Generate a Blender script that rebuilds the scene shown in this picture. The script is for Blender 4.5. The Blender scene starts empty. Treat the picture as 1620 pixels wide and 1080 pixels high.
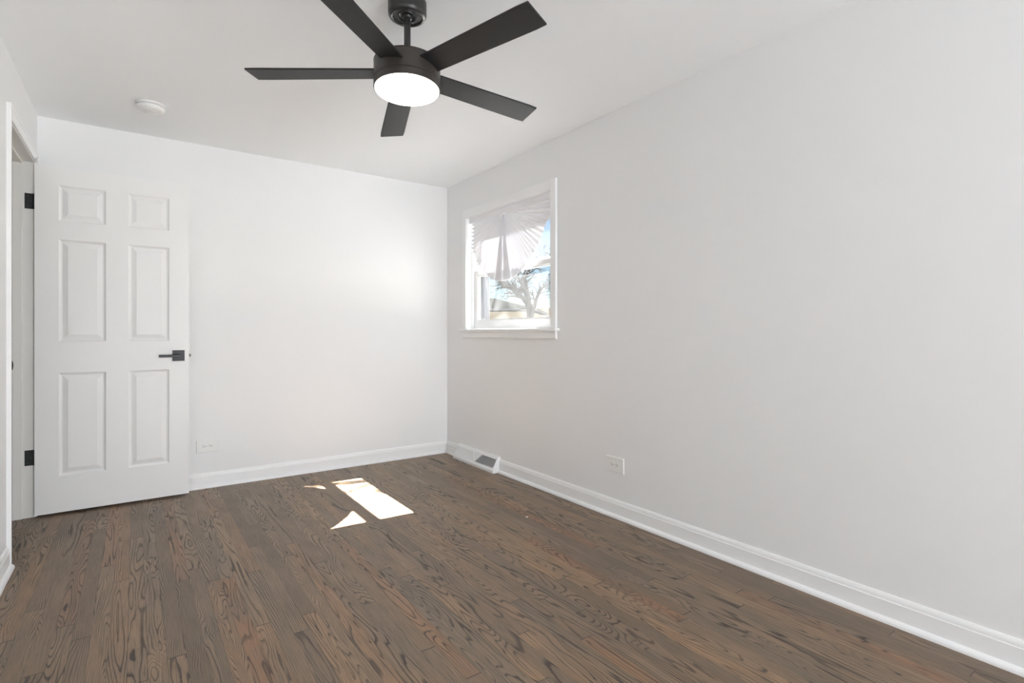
import bpy, bmesh, math, random
from mathutils import Vector, Matrix
C = bpy.context.scene.collection
PI = math.pi
R = math.radians

# ------------------------------------------------------------------ camera, sky, sun, added fill, exposure
# world: x runs along the back wall (right wall is x = 0), y runs to the back wall (y = 0), z up; metres
H = 2.362            # ceiling
XL = -2.755          # left wall
YN = -8.60           # wall behind the camera
sc = bpy.context.scene
cam_d = bpy.data.cameras.new('camera')
cam = bpy.data.objects.new('camera', cam_d); C.objects.link(cam)
cam.location = (-2.2796, -4.2222, 1.0724)
cam.rotation_euler = (R(90), 0, R(-35.441))
cam_d.sensor_width = 36.0
cam_d.lens = 840.19 / 1620 * 36
cam_d.shift_x = -1.70 / 1620
cam_d.shift_y = -14.57 / 1620
cam_d.clip_start = 0.02; cam_d.clip_end = 500
sc.camera = cam

SUN_SLOPE, SUN_SIDE = 1.24, -0.04
world = bpy.data.worlds.new('sky'); sc.world = world; world.use_nodes = True
nt = world.node_tree; nt.nodes.clear()
sky = nt.nodes.new('ShaderNodeTexSky'); sky.sky_type = 'NISHITA'; sky.sun_disc = False
sky.sun_elevation = math.atan(SUN_SLOPE); sky.sun_rotation = R(90); sky.dust_density = 0.2; sky.ozone_density = 3.0
bg = nt.nodes.new('ShaderNodeBackground'); bg.inputs['Strength'].default_value = 0.075
wo = nt.nodes.new('ShaderNodeOutputWorld')
nt.links.new(sky.outputs[0], bg.inputs[0])
# bright cloud bank added out of view to light the back wall
CLOUD_FILL = 1.4
def wn(k, **kw):
    n = nt.nodes.new(k)
    for a_, v_ in kw.items(): setattr(n, a_, v_)
    return n
wtc = wn('ShaderNodeTexCoord')
dotn = wn('ShaderNodeVectorMath', operation='DOT_PRODUCT'); dotn.inputs[1].default_value = Vector((0.66, -0.70, 0.28)).normalized()
nt.links.new(wtc.outputs['Generated'], dotn.inputs[0])
cn = wn('ShaderNodeTexNoise'); cn.inputs['Scale'].default_value = 3.0; cn.inputs['Detail'].default_value = 6.0
nt.links.new(wtc.outputs['Generated'], cn.inputs['Vector'])
ad = wn('ShaderNodeMath', operation='MULTIPLY_ADD'); ad.inputs[1].default_value = 0.5
nt.links.new(cn.outputs['Fac'], ad.inputs[0]); nt.links.new(dotn.outputs['Value'], ad.inputs[2])
cr = wn('ShaderNodeValToRGB'); cr.color_ramp.elements[0].position = 0.62; cr.color_ramp.elements[0].color = (0, 0, 0, 1)
cr.color_ramp.elements[1].position = 0.85; cr.color_ramp.elements[1].color = (0.97, 0.985, 1.0, 1)
nt.links.new(ad.outputs[0], cr.inputs[0])
bg2 = wn('ShaderNodeBackground'); bg2.inputs['Strength'].default_value = CLOUD_FILL
nt.links.new(cr.outputs[0], bg2.inputs[0])
ash = wn('ShaderNodeAddShader'); nt.links.new(bg.outputs[0], ash.inputs[0]); nt.links.new(bg2.outputs[0], ash.inputs[1])
nt.links.new(ash.outputs[0], wo.inputs[0])

def lamp(name, kind, energy, color, loc, rot):
    d = bpy.data.lights.new(name, kind); d.energy = energy; d.color = color
    o = bpy.data.objects.new(name, d); C.objects.link(o); o.location = loc; o.rotation_euler = rot
    return o, d
sun_vec = Vector((-1, -SUN_SIDE, -SUN_SLOPE))
sun, sd = lamp('sun', 'SUN', 105.0, (1.0, 0.985, 0.955), (6, 0, 9), (0, 0, 0))
sun.rotation_euler = sun_vec.to_track_quat('-Z', 'Y').to_euler(); sd.angle = R(0.45)
# added fill lamp, shining through an invented opening behind the camera
W3 = dict(x0=-1.35, x1=-0.10, z0=0.03, z1=2.1)
fill3, dd3 = lamp('daylight_rear_window', 'AREA', 115.0, (0.92, 0.963, 1.0), ((W3['x0'] + W3['x1']) / 2, YN - 0.12, 0.62), (R(128), 0, 0))
dd3.shape = 'RECTANGLE'; dd3.size = 1.2; dd3.size_y = 1.05

vs = sc.view_settings
vs.view_transform = 'Standard'; vs.look = 'None'; vs.gamma = 1.0; vs.use_curve_mapping = False
vs.exposure = 0.70
sc.cycles.max_bounces = 14; sc.cycles.diffuse_bounces = 10; sc.cycles.glossy_bounces = 4
sc.cycles.transparent_max_bounces = 12; sc.cycles.sample_clamp_indirect = 6.0

# ------------------------------------------------------------------ materials
def mat(name, col, rough=0.5, metal=0.0, bump=0.0, bscale=60.0, spec=0.5, var=0.0):
    m = bpy.data.materials.new(name); m.use_nodes = True
    t = m.node_tree; b = t.nodes['Principled BSDF']
    b.inputs['Base Color'].default_value = (*col, 1); b.inputs['Roughness'].default_value = rough
    b.inputs['Metallic'].default_value = metal; b.inputs['Specular IOR Level'].default_value = spec
    if bump or var:
        tc = t.nodes.new('ShaderNodeTexCoord')
        n = t.nodes.new('ShaderNodeTexNoise'); n.inputs['Scale'].default_value = bscale; n.inputs['Detail'].default_value = 3
        t.links.new(tc.outputs['Object'], n.inputs['Vector'])
        if bump:
            bp = t.nodes.new('ShaderNodeBump'); bp.inputs['Strength'].default_value = bump; bp.inputs['Distance'].default_value = 0.002
            t.links.new(n.outputs['Fac'], bp.inputs['Height']); t.links.new(bp.outputs[0], b.inputs['Normal'])
        if var:
            mx = t.nodes.new('ShaderNodeMix'); mx.data_type = 'RGBA'
            mx.inputs[6].default_value = (*[c * (1 - var) for c in col], 1); mx.inputs[7].default_value = (*[min(1, c * (1 + var)) for c in col], 1)
            t.links.new(n.outputs['Fac'], mx.inputs[0]); t.links.new(mx.outputs[2], b.inputs['Base Color'])
    return m

M = {}
M['wall'] = mat('white_wall_paint', (0.855, 0.86, 0.866), 0.6, bump=0.12, bscale=180, spec=0.25)
M['ceiling'] = mat('flat_ceiling_paint', (0.93, 0.945, 0.96), 0.9, bump=0.1, bscale=150, spec=0.1)
M['trim'] = mat('white_semigloss_trim', (0.89, 0.895, 0.90), 0.32, bump=0.04, bscale=50, spec=0.4)
M['door'] = mat('white_door_paint', (0.87, 0.87, 0.87), 0.4, bump=0.05, bscale=120, spec=0.4)
M['jamb'] = mat('offwhite_jamb_paint', (0.82, 0.81, 0.785), 0.45, bump=0.05, bscale=60, spec=0.4)
M['black'] = mat('matte_black_metal', (0.012, 0.012, 0.013), 0.42, metal=0.2, bump=0.03, bscale=300)
M['fanblack'] = mat('fan_black_metal', (0.020, 0.019, 0.019), 0.38, bump=0.02, bscale=300, spec=0.5)
M['fanhousing'] = mat('fan_dark_bronze_metal', (0.034, 0.029, 0.026), 0.36, bump=0.02, bscale=300, spec=0.5)  # black metal, colour warmed to stand in for the lamp's glow
M['blade'] = mat('fan_blade_black', (0.016, 0.016, 0.017), 0.5, bump=0.03, bscale=200, spec=0.35)
M['plastic'] = mat('white_plastic', (0.84, 0.84, 0.83), 0.35, bump=0.02, bscale=200)
M['slot'] = mat('dark_slot', (0.03, 0.03, 0.03), 0.7, bump=0.01)
M['nickel'] = mat('painted_screw', (0.62, 0.62, 0.6), 0.4, metal=0.5, bump=0.02)
M['brass'] = mat('latch_metal', (0.25, 0.22, 0.18), 0.35, metal=0.9, bump=0.02)
M['register'] = mat('white_enamel_steel', (0.85, 0.86, 0.87), 0.3, bump=0.02, bscale=100)
M['grille_dark'] = mat('grey_grille_recess', (0.62, 0.63, 0.65), 0.6, bump=0.02)
M['vinyl'] = mat('white_window_vinyl', (0.85, 0.85, 0.85), 0.35, bump=0.02, bscale=80)
M['outer_frame'] = mat('grey_outer_frame', (0.06, 0.062, 0.07), 0.6, bump=0.03, bscale=80)
M['siding_beige'] = mat('beige_siding', (0.17, 0.152, 0.13), 0.8, var=0.1, bscale=2.0, spec=0.0)
M['siding_grey'] = mat('grey_weathered_shingles', (0.008, 0.008, 0.0075), 0.95, var=0.25, bscale=6.0, spec=0.0)
M['fence'] = mat('tan_fence_boards', (0.20, 0.178, 0.155), 0.85, var=0.15, bscale=5.0, spec=0.0)
M['bark'] = mat('grey_bark', (0.014, 0.0125, 0.011), 0.95, bump=0.6, bscale=20, var=0.25, spec=0.0)
M['concrete'] = mat('pale_concrete', (0.80, 0.80, 0.80), 0.9, var=0.06, bscale=3.0)  # kept very pale so the added slab throws sun upwards
M['lawn'] = mat('winter_lawn', (0.24, 0.23, 0.20), 0.95, var=0.3, bscale=1.5)
M['brick'] = mat('outer_wall', (0.45, 0.36, 0.30), 0.9, var=0.2, bscale=10)
M['hall'] = mat('hall_paint', (0.74, 0.72, 0.68), 0.7, bump=0.1, bscale=150, spec=0.2)

def emission(name, col, s):
    m = bpy.data.materials.new(name); m.use_nodes = True; t = m.node_tree; t.nodes.clear()
    e = t.nodes.new('ShaderNodeEmission'); e.inputs[0].default_value = (*col, 1); e.inputs[1].default_value = s
    o = t.nodes.new('ShaderNodeOutputMaterial'); t.links.new(e.outputs[0], o.inputs[0]); return m
M['lens'] = emission('lit_frosted_lens', (1.0, 0.95, 0.89), 7.0)

def glass(name, haze):
    m = bpy.data.materials.new(name); m.use_nodes = True; t = m.node_tree; t.nodes.clear()
    tr = t.nodes.new('ShaderNodeBsdfTransparent'); tr.inputs[0].default_value = (0.97, 0.98, 0.975, 1)
    gl = t.nodes.new('ShaderNodeBsdfGlossy'); gl.inputs['Roughness'].default_value = 0.02
    mx = t.nodes.new('ShaderNodeMixShader'); o = t.nodes.new('ShaderNodeOutputMaterial')
    mx.inputs[0].default_value = 0.035; t.links.new(tr.outputs[0], mx.inputs[1]); t.links.new(gl.outputs[0], mx.inputs[2])
    last = mx
    if haze:
        tl = t.nodes.new('ShaderNodeBsdfTranslucent'); tl.inputs[0].default_value = (0.85, 0.86, 0.88, 1)
        n = t.nodes.new('ShaderNodeTexNoise'); n.inputs['Scale'].default_value = 5; n.inputs['Detail'].default_value = 4
        tc = t.nodes.new('ShaderNodeTexCoord'); t.links.new(tc.outputs['Object'], n.inputs['Vector'])
        ml = t.nodes.new('ShaderNodeMath'); ml.operation = 'MULTIPLY'; ml.inputs[1].default_value = haze * 2
        t.links.new(n.outputs['Fac'], ml.inputs[0])
        m2 = t.nodes.new('ShaderNodeMixShader'); t.links.new(ml.outputs[0], m2.inputs[0])
        t.links.new(mx.outputs[0], m2.inputs[1]); t.links.new(tl.outputs[0], m2.inputs[2]); last = m2
    t.links.new(last.outputs[0], o.inputs[0]); return m
M['glass'] = glass('clear_glass', 0.0)
M['glass_dusty'] = glass('dusty_glass', 0.008)  # pane with a patchy milky veil mixed in

def paper():
    m = bpy.data.materials.new('white_pleated_paper'); m.use_nodes = True; t = m.node_tree; t.nodes.clear()
    d = t.nodes.new('ShaderNodeBsdfDiffuse'); d.inputs[0].default_value = (0.88, 0.88, 0.905, 1)
    tl = t.nodes.new('ShaderNodeBsdfTranslucent'); tl.inputs[0].default_value = (0.78, 0.76, 0.80, 1)
    n = t.nodes.new('ShaderNodeTexNoise'); n.inputs['Scale'].default_value = 220
    tc = t.nodes.new('ShaderNodeTexCoord'); t.links.new(tc.outputs['Object'], n.inputs['Vector'])
    bp = t.nodes.new('ShaderNodeBump'); bp.inputs['Strength'].default_value = 0.08; bp.inputs['Distance'].default_value = 0.001
    t.links.new(n.outputs['Fac'], bp.inputs['Height']); t.links.new(bp.outputs[0], d.inputs['Normal'])
    mx = t.nodes.new('ShaderNodeMixShader'); mx.inputs[0].default_value = 0.020
    o = t.nodes.new('ShaderNodeOutputMaterial')
    t.links.new(d.outputs[0], mx.inputs[1]); t.links.new(tl.outputs[0], mx.inputs[2]); t.links.new(mx.outputs[0], o.inputs[0]); return m
M['paper'] = paper()

def oak_floor():
    m = bpy.data.materials.new('dark_stained_oak_strip_floor'); m.use_nodes = True
    t = m.node_tree; b = t.nodes['Principled BSDF']; L = t.links
    def nd(k, **kw):
        n = t.nodes.new(k)
        for a, v in kw.items(): setattr(n, a, v)
        return n
    def mth(op, a, b_=None, c=None, clamp=False):
        n = nd('ShaderNodeMath', operation=op); n.use_clamp = clamp
        for i, v in enumerate((a, b_, c)):
            if v is None: continue
            if isinstance(v, (int, float)): n.inputs[i].default_value = v
            else: L.new(v, n.inputs[i])
        return n.outputs[0]
    def comb(x, y, z):
        n = nd('ShaderNodeCombineXYZ')
        for i, v in enumerate((x, y, z)):
            if isinstance(v, (int, float)): n.inputs[i].default_value = v
            else: L.new(v, n.inputs[i])
        return n.outputs[0]
    def noise(vec, scale, detail=2.0, rough=0.5, dist=0.0):
        n = nd('ShaderNodeTexNoise'); n.inputs['Scale'].default_value = scale; n.inputs['Detail'].default_value = detail
        n.inputs['Roughness'].default_value = rough; n.inputs['Distortion'].default_value = dist
        L.new(vec, n.inputs['Vector']); return n.outputs['Fac']
    def ramp(v, stops):
        n = nd('ShaderNodeValToRGB'); e = n.color_ramp.elements
        e[0].position, e[0].color = stops[0][0], (*stops[0][1], 1)
        e[1].position, e[1].color = stops[-1][0], (*stops[-1][1], 1)
        for p, c in stops[1:-1]:
            q = e.new(p); q.color = (*c, 1)
        L.new(v, n.inputs[0]); return n.outputs[0]
    def mixc(f, a, b_, mode='MIX'):
        n = nd('ShaderNodeMix', data_type='RGBA', blend_type=mode)
        for i, v in ((0, f), (6, a), (7, b_)):
            if isinstance(v, (int, float)): n.inputs[i].default_value = v
            elif isinstance(v, tuple): n.inputs[i].default_value = (*v, 1)
            else: L.new(v, n.inputs[i])
        return n.outputs[2]
    tc = nd('ShaderNodeTexCoord'); sp = nd('ShaderNodeSeparateXYZ'); L.new(tc.outputs['Object'], sp.inputs[0])
    X, Y = sp.outputs[0], sp.outputs[1]
    xs = mth('DIVIDE', X, 0.0535)
    row = mth('FLOOR', xs); fx = mth('FRACT', xs)
    wn = nd('ShaderNodeTexWhiteNoise', noise_dimensions='1D'); L.new(row, wn.inputs['W'])
    ys = mth('ADD', mth('DIVIDE', Y, mth('MULTIPLY_ADD', wn.outputs['Value'], 0.8, 0.85)), mth('MULTIPLY', wn.outputs['Value'], 37.0))
    seg = mth('FLOOR', ys); fy = mth('FRACT', ys)
    wb = nd('ShaderNodeTexWhiteNoise', noise_dimensions='2D'); L.new(comb(row, seg, 0), wb.inputs['Vector'])
    sb = nd('ShaderNodeSeparateColor'); L.new(wb.outputs['Color'], sb.inputs[0])
    r1, r2, r3 = sb.outputs[0], sb.outputs[1], sb.outputs[2]
    # cathedral grain: contour lines of a stretched noise, shifted at random for every board
    ox = mth('MULTIPLY', r1, 40.0); oy = mth('MULTIPLY', r2, 40.0)
    gx = mth('ADD', mth('MULTIPLY', X, mth('MULTIPLY_ADD', r3, 9.0, 9.0)), ox)
    gy = mth('ADD', mth('MULTIPLY', Y, mth('MULTIPLY_ADD', r2, 1.0, 0.85)), oy)
    gv = comb(gx, gy, mth('MULTIPLY', r3, 20.0))
    wob = noise(comb(mth('MULTIPLY', X, 55.0), mth('MULTIPLY', Y, 16.0), r1), 1.0, 3.0, 0.6)
    n1 = noise(gv, 1.0, 1.5, 0.45, 0.4)
    straight = ramp(r1, [(0.55, (0.0,) * 3), (0.62, (1.0,) * 3)])          # quarter-sawn boards: near straight lines
    n2 = mth('MULTIPLY_ADD', mth('MULTIPLY', X, 11.0), straight, n1)
    nn = mth('MULTIPLY_ADD', wob, 0.022, n2)
    ring = mth('FRACT', mth('MULTIPLY', nn, mth('MULTIPLY_ADD', r2, 11.0, 10.0)))
    # sawtooth: slow rise, sharp dark late-wood line
    line = ramp(ring, [(0.0, (0.15,) * 3), (0.35, (0.0,) * 3), (0.68, (0.12,) * 3), (0.88, (1.0,) * 3), (0.96, (0.9,) * 3), (1.0, (0.15,) * 3)])
    lw = noise(comb(mth('MULTIPLY', X, 9.0), mth('MULTIPLY', Y, 3.0), r2), 1.0, 2.0)
    line = mth('MULTIPLY', line, mth('MULTIPLY_ADD', lw, 1.5, 0.10), clamp=True)
    fine = noise(comb(mth('MULTIPLY', X, 420.0), mth('MULTIPLY', Y, 9.0), r3), 1.0, 3.0, 0.65)
    pores = ramp(fine, [(0.36, (1.0,) * 3), (0.52, (0.0,) * 3)])
    blot = noise(comb(mth('MULTIPLY', X, 7.0), mth('MULTIPLY', Y, 2.6), mth('MULTIPLY', r1, 9.0)), 1.0, 3.0, 0.6)
    base = ramp(r3, [(0.0, FLOOR[0]), (0.3, FLOOR[1]), (0.55, FLOOR[2]), (0.8, FLOOR[3]), (1.0, FLOOR[4])])
    base = mixc(ramp(blot, [(0.38, (0.0,) * 3), (0.72, (0.75,) * 3)]), base, FLOOR[5])
    big = noise(comb(mth('MULTIPLY', X, 1.7), mth('MULTIPLY', Y, 1.1), 3.0), 1.0, 2.0)
    base = mixc(mth('MULTIPLY', big, 0.45), base, FLOOR[6])
    col = mixc(mth('MULTIPLY', pores, 0.42), base, (0.035, 0.026, 0.020))
    col = mixc(mth('MULTIPLY', line, 0.86), col, (0.022, 0.016, 0.012))
    # seams
    ex = mth('MINIMUM', fx, mth('SUBTRACT', 1.0, fx))
    ey = mth('MINIMUM', fy, mth('SUBTRACT', 1.0, fy))
    sx = mth('LESS_THAN', ex, 0.016); sy = mth('LESS_THAN', ey, 0.0016)
    seam = mth('MAXIMUM', mth('MULTIPLY', sx, mth('MULTIPLY_ADD', wn.outputs['Value'], 0.6, 0.25)), sy)
    col = mixc(mth('MULTIPLY', seam, 0.75), col, (0.012, 0.009, 0.007))
    L.new(col, b.inputs['Base Color'])
    rg = mth('MULTIPLY_ADD', blot, 0.22, 0.27)
    L.new(mth('MULTIPLY_ADD', line, 0.12, rg), b.inputs['Roughness'])
    b.inputs['Specular IOR Level'].default_value = 0.42
    hgt = mth('SUBTRACT', mth('MULTIPLY', mth('ADD', pores, line), -0.25), seam)
    bp = nd('ShaderNodeBump'); bp.inputs['Strength'].default_value = 0.22; bp.inputs['Distance'].default_value = 0.0015
    L.new(hgt, bp.inputs['Height']); L.new(bp.outputs[0], b.inputs['Normal'])
    return m
FLOOR = [(0.140, 0.098, 0.066), (0.275, 0.180, 0.108), (0.205, 0.152, 0.105), (0.350, 0.220, 0.122), (0.265, 0.128, 0.064), (0.150, 0.125, 0.100), (0.285, 0.190, 0.114)]
M['floor'] = oak_floor()

# ------------------------------------------------------------------ helpers
def tag(o, label=None, cat=None, group=None, kind=None):
    if label: o['label'] = label
    if cat: o['category'] = cat
    if group: o['group'] = group
    if kind: o['kind'] = kind
    return o

def thing(name, label, cat, loc=(0, 0, 0), rotz=0.0, group=None, kind=None):
    o = bpy.data.objects.new(name, None); C.objects.link(o)
    o.empty_display_size = 0.05
    o.location = loc; o.rotation_euler = (0, 0, rotz)
    return tag(o, label, cat, group, kind)

def obj(name, bm, m, parent=None, smooth=None, label=None):
    me = bpy.data.meshes.new(name)
    bmesh.ops.recalc_face_normals(bm, faces=bm.faces[:])
    bm.to_mesh(me); bm.free()
    for mm in (m if isinstance(m, (list, tuple)) else [m]): me.materials.append(M[mm])
    if smooth is not None:
        for p in me.polygons: p.use_smooth = True
        me.set_sharp_from_angle(angle=R(smooth))
    o = bpy.data.objects.new(name, me); C.objects.link(o)
    if parent: o.parent = parent
    if label: o['label'] = label
    return o

def box(bm, a, b, mi=0, bev=0.0):
    x0, x1 = sorted((a[0], b[0])); y0, y1 = sorted((a[1], b[1])); z0, z1 = sorted((a[2], b[2]))
    vs_ = [bm.verts.new(p) for p in ((x0, y0, z0), (x1, y0, z0), (x1, y1, z0), (x0, y1, z0), (x0, y0, z1), (x1, y0, z1), (x1, y1, z1), (x0, y1, z1))]
    fs = [bm.faces.new([vs_[i] for i in f]) for f in ((0, 3, 2, 1), (4, 5, 6, 7), (0, 1, 5, 4), (1, 2, 6, 5), (2, 3, 7, 6), (3, 0, 4, 7))]
    for f in fs: f.material_index = mi
    if bev:
        es = list({e for f in fs for e in f.edges})
        bmesh.ops.bevel(bm, geom=es, offset=bev, segments=2, affect='EDGES', profile=0.5)
    return fs

def prism(bm, pts, axis, a, b, mi=0):
    """a closed 2-D outline swept along one axis; pts are the two other coordinates in axis order"""
    def P(p, t):
        q = list(p); q.insert(axis, t); return q
    A = [bm.verts.new(P(p, a)) for p in pts]; B = [bm.verts.new(P(p, b)) for p in pts]
    n = len(pts)
    fs = [bm.faces.new(A), bm.faces.new(B[::-1])]
    for i in range(n): fs.append(bm.faces.new([A[i], B[i], B[(i + 1) % n], A[(i + 1) % n]]))
    for f in fs: f.material_index = mi
    return fs

def lathe(bm, prof, seg=64, cap0=True, cap1=True, mi=0):
    rings = []
    for r, z in prof:
        if r < 1e-6: rings.append([bm.verts.new((0, 0, z))])
        else: rings.append([bm.verts.new((r * math.cos(2 * PI * k / seg), r * math.sin(2 * PI * k / seg), z)) for k in range(seg)])
    for A, B in zip(rings, rings[1:]):
        for k in range(seg):
            k2 = (k + 1) % seg
            if len(A) == 1 and len(B) == 1: continue
            if len(A) == 1: f = bm.faces.new([A[0], B[k], B[k2]])
            elif len(B) == 1: f = bm.faces.new([A[k], A[k2], B[0]])
            else: f = bm.faces.new([A[k], A[k2], B[k2], B[k]])
            f.material_index = mi
    if cap0 and len(rings[0]) > 1: bm.faces.new(rings[0][::-1]).material_index = mi
    if cap1 and len(rings[-1]) > 1: bm.faces.new(rings[-1]).material_index = mi

def tube(bm, pts, rad, seg=6):
    prev = None
    n = len(pts)
    for i, p in enumerate(pts):
        p = Vector(p)
        d = (Vector(pts[min(i + 1, n - 1)]) - Vector(pts[max(i - 1, 0)])).normalized()
        up = Vector((0, 0, 1)) if abs(d.z) < 0.95 else Vector((1, 0, 0))
        s = d.cross(up).normalized(); u = s.cross(d)
        ring = [bm.verts.new(p + rad[i] * (math.cos(2 * PI * k / seg) * s + math.sin(2 * PI * k / seg) * u)) for k in range(seg)]
        if prev:
            for k in range(seg): bm.faces.new([prev[k], prev[(k + 1) % seg], ring[(k + 1) % seg], ring[k]])
        else: bm.faces.new(ring[::-1])
        prev = ring
    bm.faces.new(prev)

def struct(name, bm, m, label, cat, smooth=None):
    return tag(obj(name, bm, m, None, smooth), label, cat, None, 'structure')

# ------------------------------------------------------------------ room shell
WT = 0.18                               # right wall thickness
W1 = dict(y0=-1.470, y1=-0.356, z0=1.100, z1=2.031)
HX0 = XL - 1.25                         # far side of the hall
DH = -0.0996                            # hinge-side jamb face
DS = DH - 0.770                         # strike-side jamb face
DT = 2.056                              # head jamb underside
JT = 0.02                               # jamb board thickness
b = bmesh.new(); box(b, (HX0, YN - 0.15, -0.05), (0, 0.0, 0)); struct('floor', b, 'floor', 'dark brown stained oak strip floor', 'floor')
b = bmesh.new(); box(b, (HX0, YN - 0.15, H), (WT, 0.12, H + 0.12)); struct('ceiling', b, 'ceiling', 'flat white ceiling above the room', 'ceiling')
b = bmesh.new(); box(b, (HX0 - 0.12, 0.0, -0.05), (WT, 0.12, H)); struct('wall_back', b, 'wall', 'white painted back wall behind the open door', 'wall')

def wall_with_holes(bm, axis, t0, t1, lo, hi, holes, z1=H):
    """a wall of thickness t0..t1 across `axis`, from lo to hi along the other, with rectangular openings"""
    def bx(a0, a1, c0, c1):
        if a1 - a0 < 1e-6 or c1 - c0 < 1e-6: return
        if axis == 0: box(bm, (t0, a0, c0), (t1, a1, c1))
        else: box(bm, (a0, t0, c0), (a1, t1, c1))
    cur = lo
    for h0, h1, zz0, zz1 in sorted(holes):
        bx(cur, h0, -0.05, z1); bx(h0, h1, -0.05, zz0); bx(h0, h1, zz1, z1); cur = h1
    bx(cur, hi, -0.05, z1)
    bmesh.ops.remove_doubles(bm, verts=bm.verts[:], dist=1e-5)
b = bmesh.new()
wall_with_holes(b, 0, 0.0, WT, YN - 0.15, 0.0, [(W1['y0'] - .012, W1['y1'] + .012, W1['z0'] - .03, W1['z1'] + .012)])
struct('wall_right', b, 'wall', 'long white painted right wall holding the window', 'wall')
b = bmesh.new()
wall_with_holes(b, 0, XL - 0.115, XL, YN - 0.15, 0.0, [(DS - JT, DH + JT, -0.05, DT + JT)])
struct('wall_left', b, 'wall', 'white painted left wall around the doorway', 'wall')
b = bmesh.new()
wall_with_holes(b, 1, YN - 0.15, YN, XL, 0.0, [(W3['x0'], W3['x1'], W3['z0'], W3['z1'])])
struct('wall_near', b, 'wall', 'white painted wall behind the camera', 'wall')
b = bmesh.new(); box(b, (HX0 - 0.12, YN - 0.15, -0.05), (HX0, 0.0, H)); struct('wall_hall', b, 'hall', 'off white hall wall beyond the doorway', 'wall')
b = bmesh.new(); box(b, (HX0, YN - 0.27, -0.05), (XL - 0.115, YN - 0.15, H)); struct('wall_hall_end', b, 'hall', 'off white end wall of the hall beyond the doorway', 'wall')

# baseboards with shoe moulding: outline (distance from wall, height)
BP = [(0, 0), (.029, 0), (.029, .007), (.026, .014), (.020, .019), (.0135, .021), (.0130, .078), (.0105, .081), (.0100, .088), (.0075, .096), (.0035, .102), (0, .102)]
def baseboard(name, runs, label):
    bm = bmesh.new()
    for kind, w, a, c, ma, mc in runs:      # ma / mc: mitre (+1 the end recedes with distance from the wall)
        A, B = [], []
        for d, z in BP:
            if kind == 'right': A.append((-d, a + ma * d, z)); B.append((-d, c + mc * d, z))
            elif kind == 'back': A.append((a + ma * d, -d, z)); B.append((c + mc * d, -d, z))
            else: A.append((w + d, a + ma * d, z)); B.append((w + d, c + mc * d, z))
        A = [bm.verts.new(p) for p in A]; B = [bm.verts.new(p) for p in B]
        n = len(A); bm.faces.new(A); bm.faces.new(B[::-1])
        for i in range(n): bm.faces.new([A[i], B[i], B[(i + 1) % n], A[(i + 1) % n]])
    return struct(name, bm, 'trim', label, 'baseboard', 35)
RG0, RG1 = -0.852, -0.232                # floor register along the right wall
baseboard('baseboard_right', [('right', 0, 0.0, RG1 + .001, -1, 0), ('right', 0, RG0 - .001, YN, 0, 0)], 'white baseboard with shoe moulding along the right wall')
baseboard('baseboard_back', [('back', 0, XL, 0.0, 1, -1)], 'white baseboard with shoe moulding along the back wall')
baseboard('baseboard_left', [('left', XL, DS - .064, YN, -.0, 0)], 'white baseboard along the left wall ending at the door casing')

# ------------------------------------------------------------------ doorway trim
t1 = thing('trim_1', 'white door casing and jamb around the open doorway in the left wall', 'door frame', (XL, DH, 0), kind='structure')
LX = XL - 0.115
def rel(bm, p):
    bmesh.ops.translate(bm, vec=-Vector(p), verts=bm.verts[:]); return bm
T1 = (XL, DH, 0)
CW, CT = 0.057, 0.017
b = bmesh.new()
def casing_leg(bm, y_in, sgn):
    # outline across the leg: inner edge bead, flat, thicker outer edge; (y, x)
    pts = [(y_in, 0), (y_in, .009), (y_in + sgn * .006, .011), (y_in + sgn * .010, .010), (y_in + sgn * .036, .0125), (y_in + sgn * .046, CT), (y_in + sgn * CW, CT), (y_in + sgn * CW, 0)]
    prism(bm, [(XL + x, y) for y, x in pts], 2, 0.0, DT + .005 + CW)
casing_leg(b, DS - .005, -1)
casing_leg(b, DH + .005, 1)
pts = [(0, 0), (.009, 0), (.011, .006), (.010, .010), (.0125, .036), (CT, .046), (CT, CW), (0, CW)]
prism(b, [(XL + x - .0002, DT + .005 + z) for x, z in pts], 1, DS - .005 - CW + .0005, DH + .005 + CW - .0005)
obj('casing', rel(b, T1), 'trim', t1)
b = bmesh.new()
box(b, (LX, DS - JT, 0), (XL, DS, DT)); box(b, (LX, DH, 0), (XL, DH + JT, DT)); box(b, (LX, DS - JT, DT), (XL, DH + JT, DT + JT))
obj('jamb', rel(b, T1), 'jamb', t1, label='off white jamb')
b = bmesh.new()                                             # stop moulding
sx0, sx1 = XL - 0.095, XL - 0.052
box(b, (sx0, DS, 0), (sx1, DS + .011, DT - .011), bev=.002); box(b, (sx0, DH - .011, 0), (sx1, DH, DT - .011), bev=.002)
box(b, (sx0, DS, DT - .011), (sx1, DH, DT), bev=.002)
obj('door_stop', rel(b, T1), 'jamb', t1)
b = bmesh.new()                                             # strike plate with a rounded lip that wraps the room edge of the jamb
pts = []
zs = 0.918
for k in range(13):
    a = -PI / 2 + PI * k / 12
    pts.append((XL + .006 + .009 * math.cos(a), zs + .026 * math.sin(a)))
pts += [(XL - .040, zs + .026), (XL - .040, zs - .026)]
prism(b, pts, 1, DS + .0003, DS + .0035)
obj('strike_plate', rel(b, T1), 'black', t1, label='black strike plate')

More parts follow.
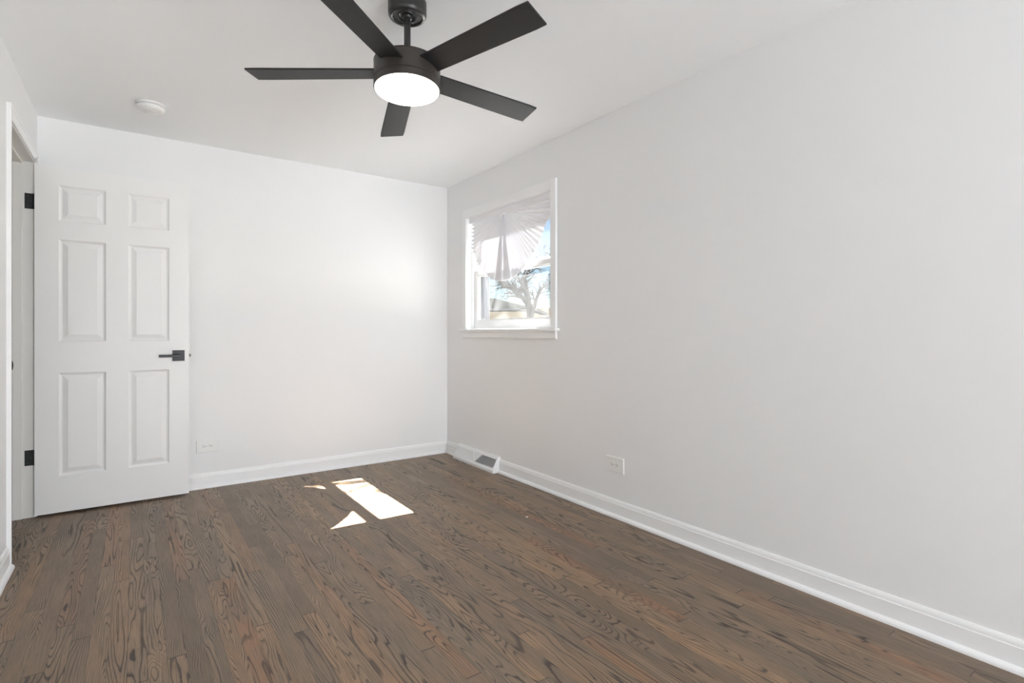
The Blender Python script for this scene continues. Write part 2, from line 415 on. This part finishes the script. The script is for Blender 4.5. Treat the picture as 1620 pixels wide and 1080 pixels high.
# ------------------------------------------------------------------ the open door
YD = -0.1346; ZB = 0.0147; DW, DHT, DTK = 0.762, 2.030, 0.0345
dloc = (XL + .003, YD, ZB)
door = thing('door_1', 'white six panel interior door standing open against the back wall', 'door', dloc, kind='structure')
PX = [(.107, .328), (.438, .653)]
PZ = [(.213, .818), (1.002, 1.604), (1.713, 1.922)]
def door_face(bm, ysurf, sgn, outer):
    """one moulded face; sgn = direction into the slab"""
    xs = sorted({0, DW, *[v for p in PX for v in p]}); zs_ = sorted({0, DHT, *[v for p in PZ for v in p]})
    V = {}
    for x in xs:
        for z in zs_:
            V[x, z] = bm.verts.new((x, ysurf, z))
    for i in range(len(xs) - 1):
        for j in range(len(zs_) - 1):
            if (xs[i], xs[i + 1]) in PX and (zs_[j], zs_[j + 1]) in PZ:
                ring = [V[xs[i], zs_[j]], V[xs[i + 1], zs_[j]], V[xs[i + 1], zs_[j + 1]], V[xs[i], zs_[j + 1]]]
                for ins, dep in ((.003, .0028), (.008, .0072), (.013, .0095), (.017, .0095), (.040, .0022), (.0425, .0014)):
                    x0, x1, z0, z1 = xs[i] + ins, xs[i + 1] - ins, zs_[j] + ins, zs_[j + 1] - ins
                    new = [bm.verts.new((x, ysurf + sgn * dep, z)) for x, z in ((x0, z0), (x1, z0), (x1, z1), (x0, z1))]
                    for k in range(4): bm.faces.new([ring[k], ring[(k + 1) % 4], new[(k + 1) % 4], new[k]])
                    ring = new
                bm.faces.new(ring)
            else:
                bm.faces.new([V[xs[i], zs_[j]], V[xs[i + 1], zs_[j]], V[xs[i + 1], zs_[j + 1]], V[xs[i], zs_[j + 1]]])
    peri = [V[x, 0] for x in xs] + [V[DW, z] for z in zs_[1:]] + [V[x, DHT] for x in xs[-2::-1]] + [V[0, z] for z in zs_[-2:0:-1]]
    return peri
b = bmesh.new()
pa = door_face(b, 0, 1, None); pb = door_face(b, DTK, -1, None)
for k in range(len(pa)): b.faces.new([pa[k], pa[(k + 1) % len(pa)], pb[(k + 1) % len(pb)], pb[k]])
obj('slab', b, 'door', door)
def handle(sgn, y0):
    bm = bmesh.new()
    box(bm, (.6695, y0, .871), (.7365, y0 + sgn * .008, .941), bev=.0012)
    rose = obj('handle', bm, 'black', door, label='square black lever handle')
    bm = bmesh.new()
    n = 20
    cx, cz = .703, .906
    prism(bm, [(cx + .0105 * math.cos(2 * PI * k / n), cz + .0105 * math.sin(2 * PI * k / n)) for k in range(n)], 1, y0 + sgn * .008, y0 + sgn * .046)
    box(bm, (cx - .108, y0 + sgn * .038, cz - .0085), (cx + .0115, y0 + sgn * .050, cz + .0085), bev=.0015)
    obj('lever', bm, 'black', rose)
handle(-1, 0.0); handle(1, DTK)
b = bmesh.new()
box(b, (DW, .005, .878), (DW + .0012, DTK - .005, .934)); prism(b, [(DW, .009), (DW + .011, .013), (DW + .011, .017), (DW, .025)], 2, .897, .915)
obj('latch', b, 'brass', door, label='small metal latch bolt on the door edge')
for z0 in (0.302, 1.786):
    bm = bmesh.new(); z0 -= ZB; z1 = z0 + .089
    jx, jy = XL - dloc[0], DH - dloc[1]
    # leaf on the jamb, knuckle at the door edge, leaf on the door edge
    box(bm, (jx - .043, jy - .0025, z0), (jx + .001, jy - .0003, z1))
    box(bm, (-.0022, .001, z0), (-.0002, jy - .003, z1))
    for k in range(5):
        za = z0 + .0178 * k
        n = 14
        prism(bm, [(jx + .004 + .0055 * math.cos(2 * PI * q / n), jy + .003 + .0055 * math.sin(2 * PI * q / n)) for q in range(n)], 2, za + .0004, za + .0174)
    hg = obj('hinge', bm, 'black', door, label='black butt hinge')
    bm = bmesh.new()
    for sx, sz in ((.030, .015), (.017, .045), (.030, .074)):
        n = 12
        prism(bm, [(jx - sx + .0038 * math.cos(2 * PI * q / n), z0 + sz + .0038 * math.sin(2 * PI * q / n)) for q in range(n)], 1, jy - .0034, jy - .0024)
    obj('screw', bm, 'slot', hg)

# ------------------------------------------------------------------ window
w1 = thing('window_1', 'white double hung window in the right wall with winter trees outside', 'window', (0, -0.913, W1['z0']), kind='structure')
WO = (0, -0.913, W1['z0'])
y0, y1, z0, z1 = W1['y0'], W1['y1'], W1['z0'], W1['z1']
b = bmesh.new()                                             # casing: two sides and the head, flat with eased edges
for ya, yb in ((y0 - .055, y0), (y1, y1 + .055)): box(b, (-.017, ya, z0 + .0005), (0, yb, z1 + .0645), bev=.0025)
box(b, (-.0168, y0 + .0002, z1), (0, y1 - .0002, z1 + .0643), bev=.0025)
obj('casing', rel(b, WO), 'trim', w1)
b = bmesh.new(); box(b, (-.043, y0 - .082, z0 - .019), (-.0005, y1 + .082, z0), bev=.005); box(b, (-.001, y0 + .0005, z0 - .019), (.06, y1 - .0005, z0))
obj('stool', rel(b, WO), 'trim', w1, smooth=40)
b = bmesh.new(); prism(b, [(0, z0 - .0195), (-.020, z0 - .0195), (-.018, z0 - .030), (-.0165, z0 - .036), (-.0165, z0 - .066), (-.012, z0 - .0735), (0, z0 - .0735)], 1, y0 - .054, y1 + .054)
obj('apron', rel(b, WO), 'trim', w1)
b = bmesh.new()                                             # jamb lining
box(b, (0, y0 - .011, z0), (.14, y0, z1)); box(b, (0, y1, z0), (.14, y1 + .011, z1)); box(b, (0, y0 - .011, z1), (.14, y1 + .011, z1 + .011))
obj('jamb', rel(b, WO), 'trim', w1)
b = bmesh.new()                                             # inside stops holding the lower sash, parting bead, blind stop
for xa, xb, d in ((.040, .061, .012), (.0945, .0985, .012)):
    box(b, (xa, y0, z0), (xb, y0 + d, z1)); box(b, (xa, y1 - d, z0), (xb, y1, z1))
box(b, (.040, y0 + .012, z1 - .016), (.061, y1 - .012, z1))
obj('stop', rel(b, WO), 'trim', w1)
def sash(name, xa, xb, za, zb_, stile, top, bot, gm):
    bm = bmesh.new()
    ya, yb = y0 + .003, y1 - .003
    box(bm, (xa, ya, za), (xb, ya + stile, zb_), bev=.002); box(bm, (xa, yb - stile, za), (xb, yb, zb_), bev=.002)
    box(bm, (xa, ya + stile, za), (xb, yb - stile, za + bot), bev=.002); box(bm, (xa, ya + stile, zb_ - top), (xb, yb - stile, zb_), bev=.002)
    # glazing bead
    g = .009; xm0, xm1 = xa + .008, xb - .006
    box(bm, (xm0, ya + stile, za + bot), (xm1, ya + stile + g, zb_ - top)); box(bm, (xm0, yb - stile - g, za + bot), (xm1, yb - stile, zb_ - top))
    box(bm, (xm0, ya + stile + g, za + bot), (xm1, yb - stile - g, za + bot + g)); box(bm, (xm0, ya + stile + g, zb_ - top - g), (xm1, yb - stile - g, zb_ - top))
    s = obj(name, rel(bm, WO), 'vinyl', w1)
    bm = bmesh.new(); xg = (xa + xb) / 2
    box(bm, (xg - .002, ya + stile + .001, za + bot + .001), (xg + .002, yb - stile - .001, zb_ - top - .001))
    obj('pane', rel(bm, WO), gm, s)
    return s
sash('lower_sash', .062, .094, z0 + .001, 1.588, .058, .040, .070, 'glass_dusty')
sash('upper_sash', .099, .130, 1.562, z1 - .001, .058, .050, .038, 'glass')
b = bmesh.new()                                             # sash lock on the meeting rail
box(b, (.068, -.945, 1.588), (.092, -.885, 1.594), bev=.002); box(b, (.072, -.930, 1.594), (.086, -.905, 1.604), bev=.003)
obj('sash_lock', rel(b, WO), 'vinyl', w1)
b = bmesh.new()                                             # grey outer frame
xa, xb = .132, .185
ya, yb = -1.350, -.410
box(b, (xa, y0 - .01, z0 - .02), (xb, ya, z1 + .01)); box(b, (xa, yb, z0 - .02), (xb, y1 + .01, z1 + .01))
box(b, (xa, ya, z1 - .03), (xb, yb, z1 + .01)); box(b, (xa, ya, z0 - .02), (xb, yb, z0 + .045))
for k in range(3):
    xx = xa + .010 + .016 * k
    box(b, (xx, yb - .004, z0 + .045), (xx + .007, yb, z1 - .03)); box(b, (xx, ya, z0 + .045), (xx + .007, ya + .004, z1 - .03))
obj('outer_frame', rel(b, WO), 'outer_frame', w1, label='grey outer frame')

# invented opening behind the camera, unseen, made for the fill lamp
def added_opening(name, label, lo, hi, axis, face, out):
    o = thing(name, label, 'window', ((0, (lo[0] + hi[0]) / 2, lo[1]) if axis == 0 else ((lo[0] + hi[0]) / 2, face, lo[1])), kind='structure')
    org = o.location.copy()
    bm = bmesh.new()
    def bx(a0, a1, c0, c1, d0, d1):
        if axis == 0: box(bm, (face + out * d0, a0, c0), (face + out * d1, a1, c1))
        else: box(bm, (a0, face + out * d0, c0), (a1, face + out * d1, c1))
    a0, c0 = lo; a1, c1 = hi
    bx(a0, a0 + .05, c0, c1, .02, .09); bx(a1 - .05, a1, c0, c1, .02, .09); bx(a0 + .05, a1 - .05, c0, c0 + .05, .02, .09); bx(a0 + .05, a1 - .05, c1 - .05, c1, .02, .09)
    bx(a0 + .05, a1 - .05, (c0 + c1) / 2 - .02, (c0 + c1) / 2 + .02, .03, .08)
    obj('frame', rel(bm, org), 'vinyl', o)
    bm = bmesh.new()
    for p, q, r, s in ((a0 - .06, a0, c0 - .06, c1 + .06), (a1, a1 + .06, c0 - .06, c1 + .06), (a0, a1, c0 - .06, c0), (a0, a1, c1, c1 + .06)):
        bx(p, q, r, s, -.017, 0)
    obj('casing', rel(bm, org), 'trim', o)
added_opening('window_2', 'white framed glass door opening in the wall behind the camera', (W3['x0'], W3['z0']), (W3['x1'], W3['z1']), 1, YN, -1)

# ------------------------------------------------------------------ pleated paper shade gathered into a fan
SX, SY, SZ = .036, -.848, 1.992
shade = thing('pleated_shade', 'white pleated paper shade gathered into a fan at the top of the window', 'window shade', (SX, SY, SZ))
def Rf(a):
    """radius of the fan for an angle a in degrees: 0 towards the near jamb, 90 down, 180 towards the corner"""
    if a < 12: r = .600
    elif a < 18: r = .600 - (a - 12) / 6 * .055
    elif a < 40: r = .545 - (a - 18) / 22 * .028
    else: r = .517 + .010 * math.sin((a - 40) / 140 * PI)
    if a > 90:
        lim = .472 / max(1e-3, math.cos(R(180 - a))) if a > 115 else 9
        r = min(r, lim)
    return r
rnd = random.Random(4)
angs = []
a = -1.0
while a < 180.5:
    angs.append(a)
    step = 4.4 if a < 58 else (3.2 if a < 78 else (2.0 if a < 102 else (3.0 if a < 130 else 3.9)))
    a += step * rnd.uniform(.85, 1.15)
angs.append(181.0)
b = bmesh.new()
def pleats(bm, angs, off, amp, rscale=1.0, sc_=.012):
    prev = None
    seq = []
    for i, a in enumerate(angs):
        seq.append((a, 0))
        if i + 1 < len(angs):
            m_ = (angs[i + 1] - a)
            seq += [(a + m_ * .2, .55), (a + m_ * .5, 1.0), (a + m_ * .8, .55)]
    for a, k in seq:
        rr = Rf(a) * rscale - (1 - k) * sc_ * (1.0 if a < 70 or a > 112 else .45)
        row = []
        for q in (0.02, .25, .5, .75, .95, 1.0):
            r = q * rr
            am = amp * (.25 + .75 * q)
            x = off - am * (k - .5)
            row.append(bm.verts.new((x, -r * math.cos(R(a)), -r * math.sin(R(a)))))
        if prev:
            for i in range(len(row) - 1): bm.faces.new([prev[i], prev[i + 1], row[i + 1], row[i]])
        prev = row
pleats(b, angs, 0.0, .016)
sh = obj('pleats', b, 'paper', shade, smooth=50)
b = bmesh.new()                                             # the two end leaves hanging in the middle
pleats(b, [78 + 1.6 * i for i in range(8)], -.013, .007, 1.0, .004)
pleats(b, [90.6 + 1.6 * i for i in range(8)], -.016, .007, 1.004, .004)
obj('center_fold', b, 'paper', shade, smooth=50)
b = bmesh.new(); box(b, (-.020, y0 - SY + .002, -.008), (.003, y1 - SY - .002, .0385), bev=.002)
obj('header', b, 'paper', shade)
b = bmesh.new()
box(b, (-.036, -.012, -.026), (-.022, .012, -.010), bev=.002); box(b, (-.031, -.004, -.060), (-.023, .004, -.018), bev=.0015); box(b, (-.034, -.020, -.016), (-.022, .020, -.010), bev=.0015)
obj('clip', b, 'plastic', shade, label='white plastic clip')

# ------------------------------------------------------------------ ceiling fan
PV = Vector((-1.4107, -2.2870, 2.310))                      # ball joint the rod hangs from
nrm = Vector((.02298, .04823, 1)).normalized()
tilt = Vector((0, 0, 1)).rotation_difference(nrm).to_matrix().to_4x4()
HUB = 0.2303                                                # blade plane below the joint
fan = thing('ceiling_fan', 'black five blade ceiling fan with lit round light hanging from the ceiling', 'ceiling fan', (PV.x, PV.y, H))
def hang(bm, dz):
    """into the frame of the fan: dz from the ball joint along the tilted axis"""
    bmesh.ops.transform(bm, matrix=Matrix.Translation((0, 0, PV.z - H)) @ tilt @ Matrix.Translation((0, 0, dz)), verts=bm.verts[:]); return bm
b = bmesh.new()
lathe(b, [(.0, -.0500), (.024, -.0500), (.0335, -.0525), (.0345, -.0570), (.0375, -.0570), (.0385, -.0545), (.0560, -.0550), (.0575, -.0590), (.0605, -.0600), (.0685, -.0570), (.0735, -.0500), (.0742, -.044), (.0742, 0)], 72, cap0=False)
obj('canopy', b, 'fanblack', fan, smooth=30)
b = bmesh.new(); lathe(b, [(.0, -.030), (.014, -.029), (.0195, -.024), (.021, -.016), (.018, -.002)], 48, cap1=True)
obj('hanger_ball', hang(b, .015), 'fanblack', fan, smooth=40)
b = bmesh.new(); lathe(b, [(.0128, -.186), (.0128, .0)], 40)
obj('downrod', hang(b, 0), 'fanblack', fan, smooth=40)
b = bmesh.new(); lathe(b, [(.021, -.197), (.021, -.188), (.0195, -.186), (.0185, -.176), (.0165, -.1735), (.0128, -.1735)], 40, cap1=False)
obj('rod_collar', hang(b, 0), 'fanblack', fan, smooth=40)
b = bmesh.new()
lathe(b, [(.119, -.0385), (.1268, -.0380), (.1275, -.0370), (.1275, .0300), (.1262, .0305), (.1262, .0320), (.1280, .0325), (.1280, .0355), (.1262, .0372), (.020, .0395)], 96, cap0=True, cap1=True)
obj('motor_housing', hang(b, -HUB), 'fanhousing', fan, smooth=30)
b = bmesh.new()
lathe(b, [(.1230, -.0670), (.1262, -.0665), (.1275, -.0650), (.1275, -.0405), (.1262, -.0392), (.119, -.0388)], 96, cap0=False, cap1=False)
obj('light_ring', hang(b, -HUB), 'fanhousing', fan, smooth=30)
b = bmesh.new()
lathe(b, [(0, -.0790), (.05, -.0783), (.09, -.0765), (.108, -.0750), (.117, -.0732), (.1215, -.0708), (.1228, -.0680), (.1228, -.0660)], 96, cap0=False, cap1=True)
obj('lens', hang(b, -HUB), 'lens', fan, smooth=60, label='glowing round white light lens')
PHI, PIT = 0.016681, -0.168492
for k in range(5):
    bm = bmesh.new()
    Rt, r0 = .6037, .105
    n = 12
    rows = []
    for i in range(n + 1):
        q = i / n; r = r0 + (Rt - r0) * q
        w = (.0931 + (.1155 - .0931) * r / Rt) / 2
        c = .0 if i < n else .0025
        rows.append((r, w - c))
    T = .0030
    sec = []
    for r, w in rows:
        ring = []
        for s, zz in ((-1, -T), (-.96, -T * 1.4), (.96, -T * 1.4), (1, -T), (1, T * .6), (.96, T), (-.96, T), (-1, T * .6)):
            t_ = s * w
            ring.append(bm.verts.new((r + .0012 * s * r / Rt, t_ * math.cos(PIT) - zz * math.sin(PIT), t_ * math.sin(PIT) + zz * math.cos(PIT) + .0017 * r / Rt)))
        sec.append(ring)
    for A, B in zip(sec, sec[1:]):
        for i in range(8): bm.faces.new([A[i], A[(i + 1) % 8], B[(i + 1) % 8], B[i]])
    bm.faces.new(sec[0][::-1]); bm.faces.new(sec[-1])
    bmesh.ops.transform(bm, matrix=Matrix.Rotation(PHI + 2 * PI / 5 * k, 4, 'Z'), verts=bm.verts[:])
    obj('blade', hang(bm, -HUB), 'blade', fan)

# ------------------------------------------------------------------ smoke detector
sm = thing('smoke_detector', 'round white smoke detector on the ceiling above the door', 'smoke detector', (-2.208, -.580, H))
b = bmesh.new(); lathe(b, [(.060, -.0115), (.0705, -.0110), (.0715, -.0095), (.0715, 0)], 64); obj('base', b, 'plastic', sm, smooth=30)
b = bmesh.new(); lathe(b, [(.061, -.0180), (.061, -.0115)], 64); obj('vent', b, 'grille_dark', sm, smooth=30)
b = bmesh.new(); lathe(b, [(0, -.0405), (.030, -.0403), (.052, -.0385), (.062, -.0345), (.0665, -.0290), (.0680, -.0180), (.061, -.0178)], 64, cap1=True)
cv = obj('cover', b, 'plastic', sm, smooth=35)
b = bmesh.new()
bx_ = [(.018 * math.cos(2 * PI * k / 20) + .012, .018 * math.sin(2 * PI * k / 20) - .008) for k in range(20)]
prism(b, bx_, 2, -.0430, -.0390); obj('test_button', b, 'plastic', cv)
b = bmesh.new()
for k in range(5): box(b, (-.035, -.012 + .006 * k, -.0412), (-.014, -.0095 + .006 * k, -.0388))
obj('sounder_slot', b, 'grille_dark', cv)

# ------------------------------------------------------------------ outlets: local frame, plate in the x-z plane, facing -y
def outlet(label, loc, rotz):
    o = thing('wall_outlet', label, 'electrical outlet', loc, rotz, 'duplex wall outlets')
    W, Hh = .068, .0445
    bm = bmesh.new()
    A = [(-W, 0, -Hh), (W, 0, -Hh), (W, 0, Hh), (-W, 0, Hh)]
    rings = [[bm.verts.new(p) for p in A]]
    for ins, d in ((0, .0025), (.0018, .0048), (.0040, .0060)):
        rings.append([bm.verts.new((x - ins * (1 if x > 0 else -1), -d, z - ins * (1 if z > 0 else -1))) for x, _, z in A])
    for P, Q in zip(rings, rings[1:]):
        for k in range(4): bm.faces.new([P[k], P[(k + 1) % 4], Q[(k + 1) % 4], Q[k]])
    bm.faces.new(rings[-1]); bm.faces.new(rings[0][::-1])
    obj('cover_plate', bm, 'plastic', o)
    for sx in (-.0195, .0195):
        bm = bmesh.new()
        pts = []
        for k in range(28):
            a = 2 * PI * k / 28
            x, z = .0172 * math.cos(a), .0172 * math.sin(a)
            pts.append((sx + max(-.0142, min(.0142, x)), z))
        prism(bm, pts, 1, -.0060, -.0082)
        rc = obj('receptacle', bm, 'plastic', o)
        bm = bmesh.new()
        box(bm, (sx - .0090, -.0083, .0040), (sx - .0005, -.0080, .0064)); box(bm, (sx - .0080, -.0083, -.0064), (sx - .0005, -.0080, -.0040))
        prism(bm, [(sx + .0075 + .0027 * math.cos(2 * PI * k / 14), .0027 * math.sin(2 * PI * k / 14)) for k in range(14)], 1, -.0083, -.0080)
        obj('slot', bm, 'slot', rc)
    bm = bmesh.new(); prism(bm, [(.0030 * math.cos(2 * PI * k / 16), .0030 * math.sin(2 * PI * k / 16)) for k in range(16)], 1, -.0058, -.0070)
    obj('screw', bm, 'nickel', o)
    return o
outlet('white duplex outlet on the back wall beside the open door', (-1.872, 0, .2865), 0)
outlet('white duplex outlet low on the right wall past the register', (0, -2.048, .302), R(-90))

# ------------------------------------------------------------------ baseboard register: local y along the wall, x = distance into the room is negative
rg = thing('baseboard_register', 'white metal baseboard heat register at the foot of the right wall', 'heat register', (0, (RG0 + RG1) / 2, 0))
hl = (RG1 - RG0) / 2
b = bmesh.new()
# slanted front: two points of the face
fb, ft = Vector((-.066, .030)), Vector((-.026, .108))
def onface(s, lift=0.0):
    d = ft - fb; n = Vector((-d.y, d.x)).normalized()
    n = n if n.x < 0 else -n
    return fb + d * s + n * lift
prof = [(0, 0), (-.070, 0), (-.070, .020), (-.066, .030)]
# shell: ends, foot, top and back; the face is a frame around two openings
for ya, yb in ((-hl, -hl + .012), (hl - .012, hl)): prism(b, prof + [tuple(ft), (-.018, .118), (0, .118)], 1, ya, yb)
prism(b, prof + [tuple(onface(.10)), tuple(onface(.10, -.006)), (-.056, .020), (-.056, .004), (0, .004)], 1, -hl + .012, hl - .012)
prism(b, [tuple(onface(.90)), tuple(ft), (-.018, .118), (0, .118), (0, .112), (-.018, .112), tuple(onface(.90, -.006))], 1, -hl + .012, hl - .012)
body = obj('body', b, 'register', rg)
def slab_on_face(bm, poly, l0, l1):
    """poly: (y, s) outline on the slanted face, between two lifts"""
    A = []; B = []
    for y, s in poly:
        p = onface(s, l0); q = onface(s, l1)
        A.append(bm.verts.new((p.x, y, p.y))); B.append(bm.verts.new((q.x, y, q.y)))
    n = len(A); bm.faces.new(A); bm.faces.new(B[::-1])
    for i in range(n): bm.faces.new([A[i], B[i], B[(i + 1) % n], A[(i + 1) % n]])
# centre V: two raised bars and the triangular damper plate between them (apex at the foot)
yc, tw = -.023, .078
b = bmesh.new()
for s_ in (-1, 1):
    slab_on_face(b, [(yc + s_ * .004, .08), (yc - s_ * .006, .08), (yc + s_ * (tw - .010), .92), (yc + s_ * tw, .92)][::1], -.004, .003)
obj('divider', b, 'register', rg)
b = bmesh.new(); slab_on_face(b, [(yc, .12), (yc + tw - .012, .90), (yc - tw + .012, .90)], -.010, -.006); obj('damper', b, 'register', rg)
for poly in ([(yc - .004, .10), (yc - tw, .90), (-hl + .012, .90), (-hl + .012, .10)], [(hl - .012, .10), (hl - .012, .90), (yc + tw, .90), (yc + .004, .10)]):
    b = bmesh.new(); slab_on_face(b, poly, -.013, -.010); obj('recess', b, 'grille_dark', rg, label='grey recess behind the fins')
b = bmesh.new()                                             # fins lean away from the centre on both sides
def fin(y, lean, s1):
    p0, p1 = onface(.10, -.001), onface(s1, -.001); q0, q1 = onface(.10, -.0095), onface(s1, -.0095)
    t = .0007
    vs_ = []
    for p, yy in ((p0, y), (p1, y), (q1, y + lean), (q0, y + lean)):
        vs_.append((p.x, yy, p.y))
    A = [b.verts.new((x, yy - t, z)) for x, yy, z in vs_]; B = [b.verts.new((x, yy + t, z)) for x, yy, z in vs_]
    b.faces.new(A); b.faces.new(B[::-1])
    for i in range(4): b.faces.new([A[i], B[i], B[(i + 1) % 4], A[(i + 1) % 4]])
y = -hl + .018
while y < hl - .014:
    d = abs(y - yc)
    if d > .012: fin(y, -.0065 if y > yc else .013, min(.90, .08 + .80 * d / tw))
    y += .0078
obj('grille', b, 'register', rg)

# ------------------------------------------------------------------ paint chip on the floor
b = bmesh.new()
for k, (dx, dy) in enumerate(((0, 0), (.009, .004))):
    pts = [(dx + .006 * (1 + .25 * math.sin(3 * a + k)) * math.cos(a) * (1 - .4 * k), dy + .0045 * math.sin(a) * (1 - .4 * k)) for a in [2 * PI * q / 11 for q in range(11)]]
    prism(b, pts, 2, 0.0, .0022)
pc = tag(obj('paint_chip', b, 'plastic'), 'tiny white paint chip lying on the dark floor boards', 'paint chip')
pc.location = (-.43, -1.76, .0002)

# ------------------------------------------------------------------ outside
b = bmesh.new(); box(b, (WT, -9, -.7), (6.5, 4.6, -.64)); struct('patio', b, 'concrete', 'pale concrete patio along the house wall', 'patio')  # out of view, put in to bounce sun up onto the ceiling
b = bmesh.new(); box(b, (WT, -60, -.8), (160, 120, -.7)); struct('ground', b, 'lawn', 'winter lawn outside the window', 'ground')

ga = thing('garage', 'low garage with a grey hipped roof in front of the fence, behind the forking tree', 'garage', (10.4, 12.5, -.7), R(-45))
gw, gd, gh, gr = 9.0, 4.6, 2.62, .66
b = bmesh.new()
n = 16
for k in range(n):                                          # lapped siding courses
    za, zb_ = gh * k / n, gh * (k + 1) / n
    A = [b.verts.new(p) for p in ((-gw - .02, -.02, za), (.02, -.02, za), (.02, gd + .02, za), (-gw - .02, gd + .02, za))]
    B = [b.verts.new(p) for p in ((-gw, 0, zb_), (0, 0, zb_), (0, gd, zb_), (-gw, gd, zb_))]
    b.faces.new(A[::-1]); b.faces.new(B)
    for i in range(4): b.faces.new([A[i], A[(i + 1) % 4], B[(i + 1) % 4], B[i]])
obj('siding', b, 'siding_beige', ga)
b = bmesh.new()
e = .3
lo = [b.verts.new(p) for p in ((-gw - e, -e, gh - .02), (e, -e, gh - .02), (e, gd + e, gh - .02), (-gw - e, gd + e, gh - .02))]
mi_ = [b.verts.new((v.co.x, v.co.y, v.co.z + .10)) for v in lo]
r0_, r1_ = b.verts.new((-gw + 1.9, gd / 2, gh + gr)), b.verts.new((-1.9, gd / 2, gh + gr))
b.faces.new(lo[::-1])
for i in range(4): b.faces.new([lo[i], lo[(i + 1) % 4], mi_[(i + 1) % 4], mi_[i]])
b.faces.new([mi_[0], mi_[1], r1_, r0_]); b.faces.new([mi_[2], mi_[3], r0_, r1_]); b.faces.new([mi_[1], mi_[2], r1_]); b.faces.new([mi_[3], mi_[0], r0_])
obj('roof', b, 'siding_grey', ga)
b = bmesh.new()
box(b, (-gw - e, -e - .09, gh + .0), (e, -e - .001, gh + .09)); obj('gutter', b, 'outer_frame', ga)

fe = thing('board_fence', 'tall tan board fence beyond the leaning tree', 'fence', (16.6, 14.4, -.7), R(-48))
b = bmesh.new()
x = -9.0
rf = random.Random(9)
while x < 9.0:
    box(b, (x, -.012, .05), (x + .14, .012, 2.98 + rf.uniform(-.015, .015))); x += .146
obj('boards', b, 'fence', fe)
b = bmesh.new()
for z in (.35, 1.5, 2.66): box(b, (-9, .013, z - .045), (9, .05, z + .045))
obj('rail', b, 'fence', fe)
for k in range(8):
    bm = bmesh.new(); xx = -8.9 + k * 2.54; box(bm, (xx - .05, .051, 0), (xx + .05, .15, 3.1)); obj('post', bm, 'fence', fe)

def tree(name, label, base, lean, height, rad, seed, first=.28, spread=1.0, kids=9, depth=4, bl=1.0):
    o = thing(name, label, 'tree', base, 0, 'bare trees outside the window')
    rd = random.Random(seed)
    bmT = bmesh.new(); bmB = bmesh.new()
    def grow(bm, p, d, L, r, lev):
        n = 7 if lev == 0 else 4
        pts = [Vector(p)]; rr = [r]; dd = Vector(d).normalized()
        for i in range(n):
            j = .10 if lev == 0 else .24
            dd = (dd + Vector((rd.uniform(-j, j), rd.uniform(-j, j), rd.uniform(-j, j) + (.05 if lev else 0)))).normalized()
            pts.append(pts[-1] + dd * L / n); rr.append(max(.004, r * (1 - (i + 1) / n * (.62 if lev == 0 else .75))))
        tube(bm, pts, rr, 10 if lev == 0 else (6 if lev == 1 else 4))
        if lev >= depth: return
        nk = kids if lev == 0 else (7 if lev == 1 else 4)
        for k in range(nk):
            t = (first + (1 - first) * (k + rd.random()) / nk) if lev == 0 else (.2 + .8 * (k + rd.random()) / nk)
            f = min(t * n, n - 1e-3); i = int(f); q = pts[i].lerp(pts[i + 1], f - i); rq = rr[i] + (rr[i + 1] - rr[i]) * (f - i)
            ax = (pts[i + 1] - pts[i]).normalized()
            side = ax.cross(Vector((rd.gauss(0, 1), rd.gauss(0, 1), rd.gauss(0, 1)))).normalized()
            an = R(rd.uniform(35, 65)) * spread
            nd_ = ax * math.cos(an) + side * math.sin(an)
            grow(bmB, q, nd_, L * rd.uniform(.38, .58) * ((1 - .35 * t) * bl if lev == 0 else 1), min(rq * .8, r * .5), lev + 1)
    grow(bmT, (0, 0, 0), lean, height, rad, 0)
    obj('trunk', bmT, 'bark', o, smooth=60)
    obj('branches', bmB, 'bark', o)
    return o
tree('bare_tree', 'bare leaning tree with a knobby crown at the right of the lower pane', (8.6, 7.15, -.7), (-.10, -.10, 1), 3.75, .105, 3, .66, 1.25, 16, 4, .55)
tree('bare_tree', 'thick bare tree forking before the garage roof in the middle of the pane', (8.85, 10.35, -.7), (.03, .02, 1), 3.7, .19, 11, .60, 1.0, 8, 4, .85)
tree('bare_tree', 'slim bare tree with fine twigs beyond the garage at the left of the pane', (14.0, 27.5, -.7), (.02, .02, 1), 6.4, .16, 21, .30, 1.0, 20, 4, .7)
tree('bare_tree', 'bare yard tree close outside the wall whose twigs shade the sun patch', (3.1, -1.62, -.7), (.05, .08, 1), 7.0, .06, 5, .45, .9, 9, 3)
